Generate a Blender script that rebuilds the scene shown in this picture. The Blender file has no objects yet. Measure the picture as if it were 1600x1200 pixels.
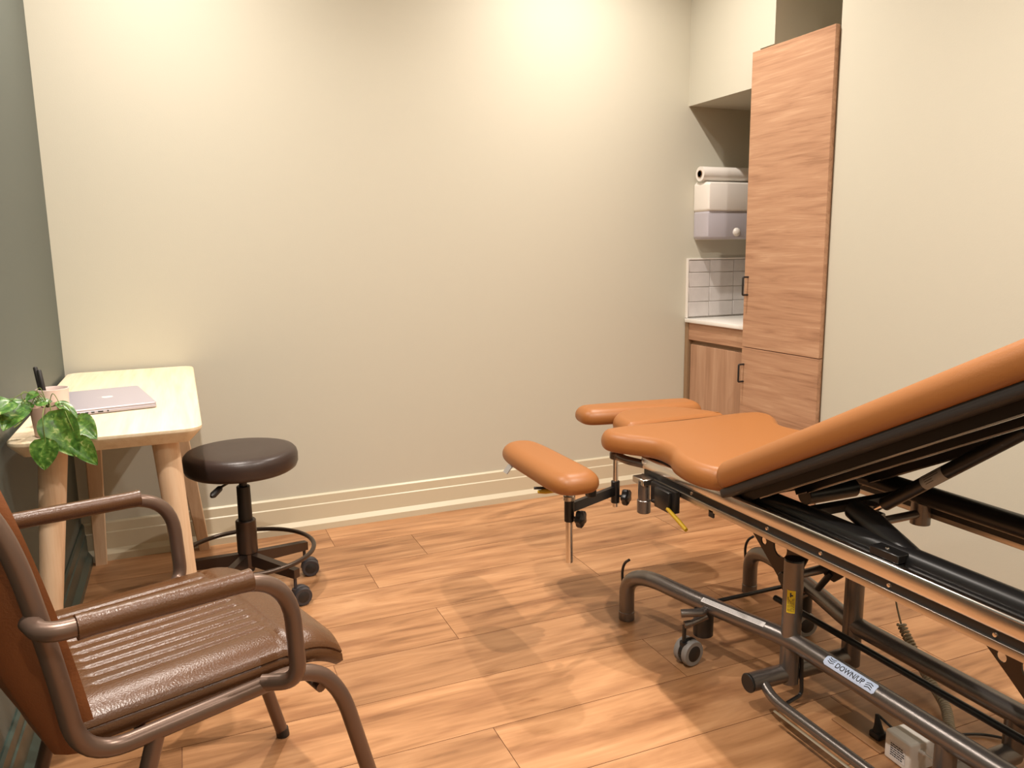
import bpy, bmesh, math, random
from mathutils import Vector, Matrix
random.seed(7)
V = Vector
PI = math.pi
scene = bpy.context.scene
COL = scene.collection

# ------------------------------------------------------------------ camera
YAW, PITCH, ROLL, FPX = 0.3966, 0.1702, -0.0136, 1227.7
CAM = V((0.4169, -3.3044, 1.1711))
cy, sy = math.cos(YAW), math.sin(YAW)
fw = V((sy, cy, 0)); rt = V((cy, -sy, 0)); up = V((0, 0, 1))
f2 = fw*math.cos(PITCH) - up*math.sin(PITCH)
u2 = up*math.cos(PITCH) + fw*math.sin(PITCH)
r3 = rt*math.cos(ROLL) + u2*math.sin(ROLL)
u3 = u2*math.cos(ROLL) - rt*math.sin(ROLL)
cd = bpy.data.cameras.new('camera'); cam = bpy.data.objects.new('camera', cd); COL.objects.link(cam)
cd.sensor_width = 36; cd.lens = 36*FPX/1600; cd.clip_start = 0.02
cam.matrix_world = Matrix(((r3.x, u3.x, -f2.x, CAM.x), (r3.y, u3.y, -f2.y, CAM.y), (r3.z, u3.z, -f2.z, CAM.z), (0, 0, 0, 1)))
scene.camera = cam

# ------------------------------------------------------------------ world, exposure
w = bpy.data.worlds.new('world'); scene.world = w; w.use_nodes = True
w.node_tree.nodes['Background'].inputs[0].default_value = (1, .93, .85, 1)
w.node_tree.nodes['Background'].inputs[1].default_value = 0.05
scene.view_settings.view_transform = 'Standard'; scene.view_settings.look = 'None'
scene.view_settings.gamma = 1; scene.view_settings.use_curve_mapping = False
scene.view_settings.exposure = 0.0
LAMP_W = 30.0
LAMP_COL = (1.0, .90, .81)
LAMPS = [(0.40, -0.66), (2.06, -0.62), (0.38, -2.25), (1.82, -2.25), (0.60, -3.75), (1.82, -3.75)]  # last two are unseen fill lamps added behind the camera to soften shadows
CEIL = 2.70

# ------------------------------------------------------------------ materials
def srgb(r, g, b):
    f = lambda c: (c/255/12.92) if c/255 <= .04045 else ((c/255+.055)/1.055)**2.4
    return (f(r), f(g), f(b), 1)
def mat(name, col, rough=.5, metal=0, bump=0, bscale=60, var=0, vscale=3, coat=0, spec=.5):
    m = bpy.data.materials.new(name); m.use_nodes = True; nt = m.node_tree; N = nt.nodes; L = nt.links
    b = N['Principled BSDF']; b.inputs['Base Color'].default_value = col
    b.inputs['Roughness'].default_value = rough; b.inputs['Metallic'].default_value = metal
    b.inputs['Specular IOR Level'].default_value = spec
    b.inputs['Coat Weight'].default_value = coat
    tc = N.new('ShaderNodeTexCoord')
    if var:
        n = N.new('ShaderNodeTexNoise'); n.inputs['Scale'].default_value = vscale; n.inputs['Detail'].default_value = 4
        L.new(tc.outputs['Object'], n.inputs['Vector'])
        mx = N.new('ShaderNodeMix'); mx.data_type = 'RGBA'
        mx.inputs[6].default_value = tuple(c*(1-var) for c in col[:3])+(1,)
        mx.inputs[7].default_value = tuple(min(1, c*(1+var)) for c in col[:3])+(1,)
        L.new(n.outputs['Fac'], mx.inputs[0]); L.new(mx.outputs[2], b.inputs['Base Color'])
    if bump:
        n = N.new('ShaderNodeTexNoise'); n.inputs['Scale'].default_value = bscale; n.inputs['Detail'].default_value = 3
        L.new(tc.outputs['Object'], n.inputs['Vector'])
        bp = N.new('ShaderNodeBump'); bp.inputs['Strength'].default_value = bump; bp.inputs['Distance'].default_value = .002
        L.new(n.outputs['Fac'], bp.inputs['Height']); L.new(bp.outputs[0], b.inputs['Normal'])
    return m
def ramp(N, stops):
    r = N.new('ShaderNodeValToRGB'); e = r.color_ramp.elements
    while len(e) < len(stops): e.new(.5)
    for i, (p, c) in enumerate(stops): e[i].position = p; e[i].color = c
    return r
def wood(name, cols, axis='X', scale=1.0, rough=.5, stretch=14, wob=.35, uv=False, fine=.35, coat=0):
    """grain running along an axis of object space"""
    m = bpy.data.materials.new(name); m.use_nodes = True; nt = m.node_tree; N = nt.nodes; L = nt.links
    b = N['Principled BSDF']; b.inputs['Roughness'].default_value = rough; b.inputs['Coat Weight'].default_value = coat
    tc = N.new('ShaderNodeTexCoord'); src = tc.outputs['Object']
    if uv:
        u = N.new('ShaderNodeUVMap'); u.uv_map = 'UVMap'; src = u.outputs[0]
    mp = N.new('ShaderNodeMapping'); L.new(src, mp.inputs[0])
    s = [stretch*scale]*3; s['XYZ'.index(axis)] = 1.0*scale; mp.inputs['Scale'].default_value = s
    n1 = N.new('ShaderNodeTexNoise'); n1.inputs['Scale'].default_value = 1.3; n1.inputs['Detail'].default_value = 5
    n1.inputs['Distortion'].default_value = wob; n1.inputs['Roughness'].default_value = .55
    L.new(mp.outputs[0], n1.inputs['Vector'])
    mp2 = N.new('ShaderNodeMapping'); L.new(src, mp2.inputs[0])
    s2 = [stretch*9*scale]*3; s2['XYZ'.index(axis)] = 3.0*scale; mp2.inputs['Scale'].default_value = s2
    n2 = N.new('ShaderNodeTexNoise'); n2.inputs['Scale'].default_value = 1.5; n2.inputs['Detail'].default_value = 3
    L.new(mp2.outputs[0], n2.inputs['Vector'])
    add = N.new('ShaderNodeMath'); add.operation = 'MULTIPLY_ADD'; add.inputs[1].default_value = fine
    sub = N.new('ShaderNodeMath'); sub.operation = 'SUBTRACT'; sub.inputs[1].default_value = .5
    L.new(n2.outputs['Fac'], sub.inputs[0]); L.new(sub.outputs[0], add.inputs[0]); L.new(n1.outputs['Fac'], add.inputs[2])
    k = len(cols); r = ramp(N, [(.28+.44*i/(k-1), c) for i, c in enumerate(cols)])
    L.new(add.outputs[0], r.inputs[0]); L.new(r.outputs[0], b.inputs['Base Color'])
    bp = N.new('ShaderNodeBump'); bp.inputs['Strength'].default_value = .08; bp.inputs['Distance'].default_value = .001
    L.new(add.outputs[0], bp.inputs['Height']); L.new(bp.outputs[0], b.inputs['Normal'])
    return m, r, L, N, b, src

M = {}
M['wall'] = mat('wall_paint', srgb(199, 196, 180), .55, bump=.10, bscale=220, spec=.3)
M['wall_dark'] = mat('wall_paint_dark_green', srgb(88, 95, 89), .5, bump=.10, bscale=220, spec=.35)
M['ceil'] = mat('ceiling_paint', srgb(232, 229, 218), .8, bump=.05, bscale=200)
M['base'] = mat('baseboard_paint', srgb(206, 197, 172), .35)
M['base_dark'] = mat('baseboard_paint_green', srgb(54, 68, 62), .3)
M['cab'] = wood('cabinet_laminate', [srgb(156, 116, 88), srgb(176, 134, 104), srgb(185, 144, 113), srgb(196, 157, 126)], 'Y', 1.5, .4, 14, 1.4, fine=.5)[0]
M['sink'] = wood('sink_laminate', [srgb(160, 122, 94), srgb(178, 139, 110), srgb(192, 155, 126)], 'Z', 1.5, .4, 16, .3)[0]
M['cab_edge'] = mat('cabinet_edge', srgb(150, 122, 92), .5, var=.1, vscale=30)
M['counter'] = mat('white_counter', srgb(240, 238, 232), .2)
M['white'] = mat('white_plastic', srgb(235, 230, 222), .3)
M['grout'] = mat('tile_grout', srgb(196, 190, 182), .8)
M['tile'] = mat('grey_tile', srgb(204, 199, 196), .2, var=.16, vscale=14, bump=.25, bscale=18)
M['black'] = mat('black_metal', srgb(34, 32, 31), .45)
M['ash'] = wood('ash_wood', [srgb(224, 204, 170), srgb(236, 219, 188), srgb(243, 228, 200)], 'Y', 2.0, .45, 16, .3)[0]
M['ash_leg'] = wood('ash_leg_wood', [srgb(204, 170, 136), srgb(218, 186, 152), srgb(226, 198, 166)], 'Z', 2.0, .5, 14, .3)[0]
M['stool'] = mat('stool_vinyl', srgb(56, 44, 40), .36, bump=.15, bscale=260)
M['stoolmetal'] = mat('stool_metal', srgb(84, 72, 64), .32, metal=.75)
M['castor'] = mat('castor_plastic', srgb(58, 55, 58), .5)
M['castor_hub'] = mat('castor_hub_plastic', srgb(36, 34, 34), .45)
M['tan'] = mat('tan_upholstery', srgb(152, 97, 49), .42, bump=.12, bscale=320, spec=.45)
M['steel'] = mat('polished_steel', srgb(232, 228, 224), .19, metal=1)
M['brushed'] = mat('brushed_steel', srgb(206, 199, 190), .28, metal=1)
M['gun'] = mat('gunmetal_paint', srgb(122, 116, 112), .27, metal=.75, bump=.15, bscale=500)
M['blackpaint'] = mat('black_satin_paint', srgb(30, 29, 29), .33, spec=.5)
M['board'] = mat('black_board', srgb(40, 37, 35), .6)
M['plate'] = mat('bronze_plate', srgb(74, 62, 52), .45, metal=.5)
M['yellow'] = mat('yellow_plastic', srgb(196, 160, 30), .4)
M['ylabel'] = mat('yellow_label', srgb(232, 205, 40), .5)
M['wlabel'] = mat('white_label', srgb(226, 222, 220), .45)
M['blabel'] = mat('pale_blue_label', srgb(196, 212, 240), .4)
M['ink'] = mat('dark_ink', srgb(42, 46, 54), .6)
M['greytyre'] = mat('grey_tyre', srgb(142, 140, 138), .5)
M['greytag'] = mat('grey_tag', srgb(168, 164, 158), .5)
M['cable'] = mat('beige_cable', srgb(150, 138, 116), .5)
M['leather'] = mat('brown_leather', srgb(86, 55, 31), .27, bump=.30, bscale=330, var=.16, vscale=9, spec=.55)
M['leather_back'] = mat('leather_back', srgb(126, 74, 38), .42, bump=.2, bscale=300, var=.15, vscale=6)
M['bronze'] = mat('bronze_tube', srgb(112, 92, 80), .32, metal=.5)
M['pot'] = mat('blush_ceramic', srgb(200, 168, 150), .55)
M['potwhite'] = mat('pale_ceramic', srgb(226, 206, 198), .4)
M['soil'] = mat('potting_soil', srgb(80, 62, 44), .9, bump=1, bscale=120)
M['alu'] = mat('laptop_aluminium', srgb(184, 178, 187), .38, metal=.25)
M['logo'] = mat('logo_white', srgb(242, 242, 242), .2)
M['stem'] = mat('plant_stem', srgb(112, 132, 62), .5)
M['plug'] = mat('black_plug', srgb(26, 26, 26), .5)
M['floorplate'] = mat('floor_plate', srgb(150, 108, 70), .45, var=.1, vscale=8)
M['groove'] = mat('floor_groove', srgb(150, 104, 74), .8)

# translucent dispenser window
m = mat('frosted_plastic', srgb(218, 214, 222), .35); b = m.node_tree.nodes['Principled BSDF']
b.inputs['Transmission Weight'].default_value = .35; b.inputs['IOR'].default_value = 1.2; M['frost'] = m
# lamp lens
m = bpy.data.materials.new('lamp_lens'); m.use_nodes = True
b = m.node_tree.nodes['Principled BSDF']; b.inputs['Emission Color'].default_value = LAMP_COL+(1,); b.inputs['Emission Strength'].default_value = 14
M['lens'] = m
# floor: planks carry their own shifted UVs and a random value in a second map
fm, fr, L, N, fb, src = wood('floor_laminate', [srgb(136, 95, 62), srgb(161, 116, 78), srgb(176, 129, 89), srgb(187, 140, 99), srgb(196, 150, 109)], 'X', 1.0, .34, 6.0, 2.0, uv=True, fine=.34)
ru = N.new('ShaderNodeUVMap'); ru.uv_map = 'rnd'; sp = N.new('ShaderNodeSeparateXYZ'); L.new(ru.outputs[0], sp.inputs[0])
bl = N.new('ShaderNodeMapping'); bl.inputs['Scale'].default_value = (2.6, 13.0, 1); L.new(src, bl.inputs[0])
bn = N.new('ShaderNodeTexNoise'); bn.inputs['Scale'].default_value = 1.0; bn.inputs['Detail'].default_value = 3; L.new(bl.outputs[0], bn.inputs['Vector'])
br = ramp(N, [(.34, (.62, .54, .50, 1)), (.46, (.90, .88, .86, 1)), (.56, (1, 1, 1, 1)), (.75, (1.06, 1.05, 1.03, 1))]); L.new(bn.outputs['Fac'], br.inputs[0])
mm = N.new('ShaderNodeMix'); mm.data_type = 'RGBA'; mm.blend_type = 'MULTIPLY'; mm.inputs[0].default_value = .75
L.new(fr.outputs[0], mm.inputs[6]); L.new(br.outputs[0], mm.inputs[7])
kn = N.new('ShaderNodeTexVoronoi'); kn.inputs['Scale'].default_value = 3.0
kmp = N.new('ShaderNodeMapping'); kmp.inputs['Scale'].default_value = (1.3, 3.4, 1); L.new(src, kmp.inputs[0])
kd = N.new('ShaderNodeTexNoise'); kd.inputs['Scale'].default_value = 14; L.new(kmp.outputs[0], kd.inputs['Vector'])
kmx = N.new('ShaderNodeMix'); kmx.data_type = 'RGBA'; kmx.inputs[0].default_value = .06; L.new(kmp.outputs[0], kmx.inputs[6]); L.new(kd.outputs['Color'], kmx.inputs[7])
L.new(kmx.outputs[2], kn.inputs['Vector'])
kr = ramp(N, [(.0, (.48, .38, .30, 1)), (.085, (.80, .74, .68, 1)), (.14, (1, 1, 1, 1))]); L.new(kn.outputs['Distance'], kr.inputs[0])
mk = N.new('ShaderNodeMix'); mk.data_type = 'RGBA'; mk.blend_type = 'MULTIPLY'; mk.inputs[0].default_value = .8
L.new(mm.outputs[2], mk.inputs[6]); L.new(kr.outputs[0], mk.inputs[7])
hv = N.new('ShaderNodeHueSaturation'); hv.inputs['Saturation'].default_value = 1.0
mr = N.new('ShaderNodeMapRange'); mr.inputs['To Min'].default_value = .86; mr.inputs['To Max'].default_value = 1.08
L.new(sp.outputs['X'], mr.inputs['Value']); L.new(mr.outputs[0], hv.inputs['Value']); L.new(mk.outputs[2], hv.inputs['Color'])
L.new(hv.outputs[0], fb.inputs['Base Color'])
M['floor'] = fm
# leaf: green with cream marbling
lm_ = bpy.data.materials.new('pothos_leaf'); lm_.use_nodes = True; N = lm_.node_tree.nodes; L = lm_.node_tree.links
b = N['Principled BSDF']; b.inputs['Roughness'].default_value = .35; tc = N.new('ShaderNodeTexCoord')
n = N.new('ShaderNodeTexNoise'); n.inputs['Scale'].default_value = 75; n.inputs['Detail'].default_value = 3; n.inputs['Distortion'].default_value = .8
L.new(tc.outputs['Object'], n.inputs['Vector'])
r = ramp(N, [(.30, srgb(40, 80, 24)), (.50, srgb(66, 112, 38)), (.62, srgb(98, 140, 58)), (.76, srgb(188, 194, 130))])
L.new(n.outputs['Fac'], r.inputs[0]); L.new(r.outputs[0], b.inputs['Base Color'])
b.inputs['Transmission Weight'].default_value = 0; b.inputs['Subsurface Weight'].default_value = .1; b.inputs['Subsurface Scale'].default_value = .005
M['leaf'] = lm_

# ------------------------------------------------------------------ object helpers
ROOT = {}
def finish(bm, name, m, parent=None, smooth=True, angle=38):
    bmesh.ops.recalc_face_normals(bm, faces=bm.faces[:])
    if smooth:
        for f in bm.faces: f.smooth = True
        for e in bm.edges:
            if len(e.link_faces) == 2 and e.calc_face_angle(0) > math.radians(angle): e.smooth = False
    off = V((0, 0, 0))
    if parent is not None: off = ROOT[parent.name]
    for v in bm.verts: v.co -= off
    me = bpy.data.meshes.new(name); bm.to_mesh(me); bm.free()
    ms = m if isinstance(m, (list, tuple)) else [m]
    for x in ms: me.materials.append(x)
    o = bpy.data.objects.new(name, me); COL.objects.link(o)
    if parent is not None: o.parent = parent
    ROOT[o.name] = off
    return o
def origin(o, loc):
    """put a parentless mesh's origin at a point"""
    loc = V(loc)
    for v in o.data.vertices: v.co -= loc
    o.location = loc; ROOT[o.name] = loc
    return o
def thing(name, label, cat, loc, group=None):
    o = bpy.data.objects.new(name, None); COL.objects.link(o); o.location = loc; o.empty_display_size = .05
    ROOT[o.name] = V(loc); o['label'] = label; o['category'] = cat
    if group: o['group'] = group
    return o
def tag(o, label, cat, group=None):
    o['label'] = label; o['category'] = cat
    if group: o['group'] = group
    return o
def struct(name, bm, m, smooth=False):
    o = finish(bm, name, m, None, smooth); o['kind'] = 'structure'; return o
def NB(): return bmesh.new()

def box(bm, lo, hi, bevel=0, seg=2, rot=None, piv=None, mi=0):
    lo = V(lo); hi = V(hi); c = (lo+hi)/2; s = hi-lo
    r = bmesh.ops.create_cube(bm, size=1)
    vs = r['verts']
    for v in vs: v.co = V((v.co.x*s.x, v.co.y*s.y, v.co.z*s.z))
    if bevel:
        es = list({e for v in vs for e in v.link_edges})
        rr = bmesh.ops.bevel(bm, geom=es, offset=bevel, segments=seg, affect='EDGES', profile=.5)
        vs = list({v for f in rr['faces'] for v in f.verts} | {v for v in vs if v.is_valid})
    for v in vs:
        p = v.co.copy() + c
        if rot is not None:
            pv = V(piv) if piv is not None else c
            p = rot @ (p-pv) + pv
        v.co = p
    if mi:
        for f in {f for v in vs for f in v.link_faces}: f.material_index = mi
    return vs
def frame(d):
    d = d.normalized(); a = V((0, 0, 1)) if abs(d.z) < .9 else V((1, 0, 0))
    x = d.cross(a).normalized(); y = d.cross(x).normalized(); return x, y
def tube(bm, pts, r, n=16, closed=False, caps=True, flat=None):
    pts = [V(p) for p in pts]; k = len(pts)
    rs = r if isinstance(r, (list, tuple)) else [r]*k
    T = []
    for i in range(k):
        a = pts[(i-1) % k] if (closed or i > 0) else pts[i]; b_ = pts[(i+1) % k] if (closed or i < k-1) else pts[i]
        T.append((b_-a).normalized())
    x, y = frame(T[0]); rings = []
    for i in range(k):
        if i:
            ax = T[i-1].cross(T[i])
            if ax.length > 1e-9:
                R = Matrix.Rotation(T[i-1].angle(T[i]), 3, ax.normalized()); x = R @ x; y = R @ y
        rings.append([bm.verts.new(pts[i] + (x*math.cos(2*PI*j/n) + y*math.sin(2*PI*j/n))*rs[i]) for j in range(n)])
    for i in range(k if closed else k-1):
        A = rings[i]; B = rings[(i+1) % k]
        for j in range(n): bm.faces.new((A[j], A[(j+1) % n], B[(j+1) % n], B[j]))
    if caps and not closed:
        bm.faces.new(rings[0][::-1]); bm.faces.new(rings[-1])
def cyl(bm, p0, p1, r, r1=None, n=24, bevel=0):
    p0 = V(p0); p1 = V(p1); r1 = r if r1 is None else r1
    if bevel:
        d = (p1-p0).normalized()
        tube(bm, [p0, p0+d*bevel, p1-d*bevel, p1], [r-bevel, r, r1, r1-bevel], n)
    else: tube(bm, [p0, p1], [r, r1], n)
def fillet(pts, rad, seg=7):
    pts = [V(p) for p in pts]; out = [pts[0]]
    for i in range(1, len(pts)-1):
        p = pts[i]; r = rad[i-1] if isinstance(rad, (list, tuple)) else rad
        a = (pts[i-1]-p); b_ = (pts[i+1]-p); la = min(r, a.length*.49); lb = min(r, b_.length*.49)
        A = p + a.normalized()*la; B = p + b_.normalized()*lb
        for s in range(seg+1):
            t = s/seg; out.append(A*(1-t)**2 + p*2*t*(1-t)*.93 + B*t*t + (A+B)/2*2*t*(1-t)*.07)
    out.append(pts[-1]); return out
def catmull(pts, seg=8, closed=False):
    pts = [V(p) for p in pts]; k = len(pts); out = []
    for i in range(k if closed else k-1):
        g = lambda j: pts[j % k] if closed else pts[max(0, min(k-1, j))]
        p0, p1, p2, p3 = g(i-1), g(i), g(i+1), g(i+2)
        for s in range(seg):
            t = s/seg
            out.append(.5*((2*p1)+(p2-p0)*t+(2*p0-5*p1+4*p2-p3)*t*t+(3*p1-p0-3*p2+p3)*t**3))
    if not closed: out.append(pts[-1])
    return out
def lathe(bm, prof, c, n=48, ax=None):
    """prof: (radius, height) pairs along axis ax from point c"""
    c = V(c); d = V(ax).normalized() if ax is not None else V((0, 0, 1)); x, y = frame(d); rings = []
    for (r, z) in prof:
        if r < 1e-6: rings.append([bm.verts.new(c+d*z)])
        else: rings.append([bm.verts.new(c+d*z+(x*math.cos(2*PI*j/n)+y*math.sin(2*PI*j/n))*r) for j in range(n)])
    for A, B in zip(rings, rings[1:]):
        for j in range(n):
            a = [A[j % len(A)], A[(j+1) % n % len(A)]] if len(A) > 1 else [A[0]]
            b_ = [B[(j+1) % n], B[j]] if len(B) > 1 else [B[0]]
            if len(a)+len(b_) > 2: bm.faces.new(a+b_)
    if len(rings[0]) > 1: bm.faces.new(rings[0][::-1])
    if len(rings[-1]) > 1: bm.faces.new(rings[-1])
def cushion(bm, out2, fn, h, rin, rbot=None, np_=7, mirror=False):
    """out2: closed CCW outline (2D Vectors), fn maps (x,y,z) to world; soft rounded rim"""
    k = len(out2); P = [V((p[0], p[1])) for p in out2]; nr = []
    for i in range(k):
        t = (P[(i+2) % k]-P[(i-2) % k]).normalized(); nr.append(V((-t.y, t.x)))
    rings = []; rbot = rin*.55 if rbot is None else rbot; hb = h*.38; ht = h-hb
    prof = [(rbot*(1-math.cos(a)), hb-hb*math.sin(a)) for a in [PI/2*(1-i/np_) for i in range(np_)]]
    prof += [(rin*(1-math.cos(a)), hb+ht*math.sin(a)) for a in [PI/2*i/np_ for i in range(np_+1)]]
    for (ins, z) in prof: rings.append([bm.verts.new(fn(P[i].x+nr[i].x*ins, P[i].y+nr[i].y*ins, z)) for i in range(k)])
    for A, B in zip(rings, rings[1:]):
        for j in range(k): bm.faces.new((A[j], A[(j+1) % k], B[(j+1) % k], B[j]))
    if mirror:
        for R_ in (rings[0], rings[-1]):
            for i in range(1, k//2):
                a, b_ = i, i+1; c, d = (k-i-1) % k, (k-i) % k
                vs = [R_[a], R_[b_], R_[c], R_[d]]; vs = [v for n_, v in enumerate(vs) if v not in vs[:n_]]
                if len(vs) > 2: bm.faces.new(vs)
            bm.faces.new((R_[0], R_[1], R_[k-1]))
        return
    f1 = bm.faces.new(rings[0][::-1]); f2_ = bm.faces.new(rings[-1])
    bmesh.ops.triangulate(bm, faces=[f1, f2_])
def plate(bm, loops, fn, th):
    """flat plate with holes. loops: outer then holes, 2D; fn(x,y,t) world, t = thickness coordinate"""
    vs = []; es = []
    for lp in loops:
        v = [bm.verts.new(fn(p[0], p[1], 0)) for p in lp]; vs += v
        es += [bm.edges.new((v[i], v[(i+1) % len(v)])) for i in range(len(v))]
    r = bmesh.ops.triangle_fill(bm, use_beauty=True, use_dissolve=False, edges=es)
    fs = [g for g in r['geom'] if isinstance(g, bmesh.types.BMFace)]
    ex = bmesh.ops.extrude_face_region(bm, geom=fs)
    d = fn(0, 0, th)-fn(0, 0, 0)
    for g in ex['geom']:
        if isinstance(g, bmesh.types.BMVert): g.co += d
def circ(cx, cy_, r, n=20): return [(cx+r*math.cos(2*PI*i/n), cy_+r*math.sin(2*PI*i/n)) for i in range(n)]
def rrect(x0, y0, x1, y1, r, n=6):
    out = []
    for (cx, cy_, a0) in ((x1-r, y0+r, -PI/2), (x1-r, y1-r, 0), (x0+r, y1-r, PI/2), (x0+r, y0+r, PI)):
        for i in range(n+1):
            a = a0+PI/2*i/n; out.append(V((cx+r*math.cos(a), cy_+r*math.sin(a))))
    return out
def patch(bm, c0, axis, upv, r, a0, a1, length, na=8, off=0):
    """strip bent around a tube: starts at c0, runs along axis, spans angles a0..a1 from upv"""
    axis = V(axis).normalized(); upv = V(upv).normalized(); sd = axis.cross(upv)
    A = []; B = []
    for i in range(na+1):
        a = a0+(a1-a0)*i/na; d = upv*math.cos(a)+sd*math.sin(a)
        A.append(bm.verts.new(V(c0)+axis*off+d*r)); B.append(bm.verts.new(V(c0)+axis*(off+length)+d*r))
    for i in range(na): bm.faces.new((A[i], A[i+1], B[i+1], B[i]))
def text_bm(s, size):
    cu = bpy.data.curves.new('t', 'FONT'); cu.body = s; cu.size = size; cu.resolution_u = 3; cu.offset = .00035
    o = bpy.data.objects.new('t', cu); COL.objects.link(o)
    dg = bpy.context.evaluated_depsgraph_get(); me = bpy.data.meshes.new_from_object(o.evaluated_get(dg))
    bm = NB(); bm.from_mesh(me); bpy.data.objects.remove(o); bpy.data.curves.remove(cu); bpy.data.meshes.remove(me)
    return bm

# ------------------------------------------------------------------ the room
XR, XN, YC, YF = 2.72, 3.40, -0.966, -4.30
def floor_mesh():
    bm = NB(); uv = bm.loops.layers.uv.new('UVMap'); rn = bm.loops.layers.uv.new('rnd')
    ends = {0: .913, 1: 1.230, 2: .982, 3: .45, 4: 1.12, 5: .74, 6: .337, 7: 1.05, 8: .62}
    W = .2315; L_ = 1.29; g = .0009; y1 = -.0200; row = 0
    rr = random.Random(3)
    box(bm, (-.02, YF-.1, -.05), (XN+.05, .05, -.0025), mi=1)
    while y1 > YF-.2:
        y0 = y1-W; x = ends.get(row, rr.random()*L_)-3*L_
        if row == 0: y1 = .03
        while x < XN+.1:
            a, b_ = max(x, -.02), min(x+L_, XN+.05)
            if b_ > a+.002:
                ou, ov, q = rr.random()*40, rr.random()*40, rr.random()
                # each plank is made of shorter printed strips
                cuts = [a]
                v = [bm.verts.new((px, py, pz)) for (px, py, pz) in ((a+g, y0+g, 0), (b_-g, y0+g, 0), (b_-g, y1-g, 0), (a+g, y1-g, 0))]
                f = bm.faces.new(v)
                for lp in f.loops:
                    c = lp.vert.co; lp[uv].uv = (c.x+ou, c.y+ov); lp[rn].uv = (q, rr.random())
                dn = [bm.verts.new((p.co.x, p.co.y, -.0025)) for p in v]
                for i in range(4):
                    ff = bm.faces.new((v[i], dn[i], dn[(i+1) % 4], v[(i+1) % 4])); ff.material_index = 1
            x += L_
        y1 = y0; row += 1
    return bm
o = struct('floor', floor_mesh(), [M['floor'], M['groove']])
bm = NB(); box(bm, (-.1, 0, -.05), (XN+.1, .1, CEIL)); struct('wall_back', bm, M['wall'])
bm = NB(); box(bm, (-.1, YF, -.05), (0, 0, CEIL)); struct('wall_left', bm, M['wall_dark'])
bm = NB(); box(bm, (XR, YF, -.05), (XN+.1, YC, CEIL)); struct('wall_right', bm, M['wall'])
bm = NB(); box(bm, (XN, YC, -.05), (XN+.1, 0, CEIL)); struct('wall_nook', bm, M['wall'])
bm = NB(); box(bm, (-.1, YF-.1, -.05), (XN+.1, YF, CEIL)); struct('wall_front', bm, M['wall'])
bm = NB(); box(bm, (-.1, YF-.1, CEIL), (XN+.1, .1, CEIL+.08)); struct('ceiling', bm, M['ceil'])
bm = NB(); box(bm, (2.742, -.500, 1.835), (XN, 0, CEIL)); box(bm, (2.742, -.586, 1.985), (XN, -.500, CEIL)); struct('wall_bulkhead', bm, M['wall'])
BP = [(0, 0), (.030, 0), (.030, .026), (.014, .044), (.014, .107), (.010, .111), (.010, .146), (.004, .152), (0, .152)]
def baseboard(name, p0, p1, nrm, m):
    bm = NB(); p0 = V(p0); p1 = V(p1); nrm = V(nrm)
    A = [bm.verts.new(p0+nrm*a+V((0, 0, z))) for a, z in BP]; B = [bm.verts.new(p1+nrm*a+V((0, 0, z))) for a, z in BP]
    for i in range(len(BP)-1): bm.faces.new((A[i], A[i+1], B[i+1], B[i]))
    bm.faces.new(A); bm.faces.new(B[::-1]); struct(name, bm, m)
baseboard('baseboard_back', (0.0, 0, 0), (2.742, 0, 0), (0, -1, 0), M['base'])
baseboard('baseboard_left', (0, YF, 0), (0, 0, 0), (1, 0, 0), M['base_dark'])

# ------------------------------------------------------------------ ceiling downlights, the two by the front wall added as fill
where = ['by the dark green wall and back wall', 'in front of the sink nook', 'over the brown armchair', 'over the treatment couch', 'behind the armchair near the front wall, added for fill light', 'near the front wall and the right wall, added for fill light']
for i, (x, y) in enumerate(LAMPS):
    t = thing('ceiling_light', 'small round recessed downlight in the white ceiling '+where[i], 'ceiling light', (x, y, CEIL), 'recessed ceiling downlights')
    bm = NB(); lathe(bm, [(.040, -.002), (.052, -.006), (.052, 0), (.040, 0)], (x, y, CEIL), 32); finish(bm, 'trim_ring', M['white'], t)
    bm = NB(); lathe(bm, [(.0, -.0015), (.040, -.0015), (.040, -.0005)], (x, y, CEIL), 32); finish(bm, 'lens', M['lens'], t)
    ld = bpy.data.lights.new('downlight', 'AREA'); ld.energy = LAMP_W*(.80 if y > -1 else 1.06 if y > -3 else .42); ld.color = LAMP_COL; ld.shape = 'DISK'; ld.size = .05
    ld.spread = math.radians(150)
    lo = bpy.data.objects.new('downlight', ld); COL.objects.link(lo); lo.parent = t; lo.location = (0, 0, -.02)

# ------------------------------------------------------------------ sink nook
NX = 2.742
t = thing('tall_cabinet', 'tall pinkish wood cabinet with two doors and small black handles beside the sink nook', 'cabinet', (2.95, -.73, 0))
bm = NB(); box(bm, (2.722, -.958, .0), (XN-.01, -.505, 1.960)); finish(bm, 'body', M['cab_edge'], t, False)
def door(z0, z1, hz0, hz1, hy):
    bm = NB(); box(bm, (2.700, -.960, z0), (2.7205, -.503, z1), .0012, 1); d = finish(bm, 'door', [M['cab']], t, False)
    bm = NB(); tube(bm, fillet([(2.7005, hy, hz1), (2.672, hy, hz1), (2.672, hy, hz0), (2.7005, hy, hz0)], .004, 3), .0042, 8)
    finish(bm, 'handle', M['black'], d)
door(.731, 1.966, .960, 1.037, -.528); door(.012, .728, .576, .653, -.520)
t = thing('sink_cabinet', 'light wood vanity unit with drawer panel and door under the white countertop', 'cabinet', (3.0, -.25, 0))
bm = NB(); box(bm, (2.775, -.500, .0), (XN-.01, -.004, .795)); finish(bm, 'body', M['cab_edge'], t, False)
bm = NB(); box(bm, (2.752, -.500, .712), (2.775, -.03, .797), .001, 1); finish(bm, 'drawer_front', M['cab'], t, False)
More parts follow.
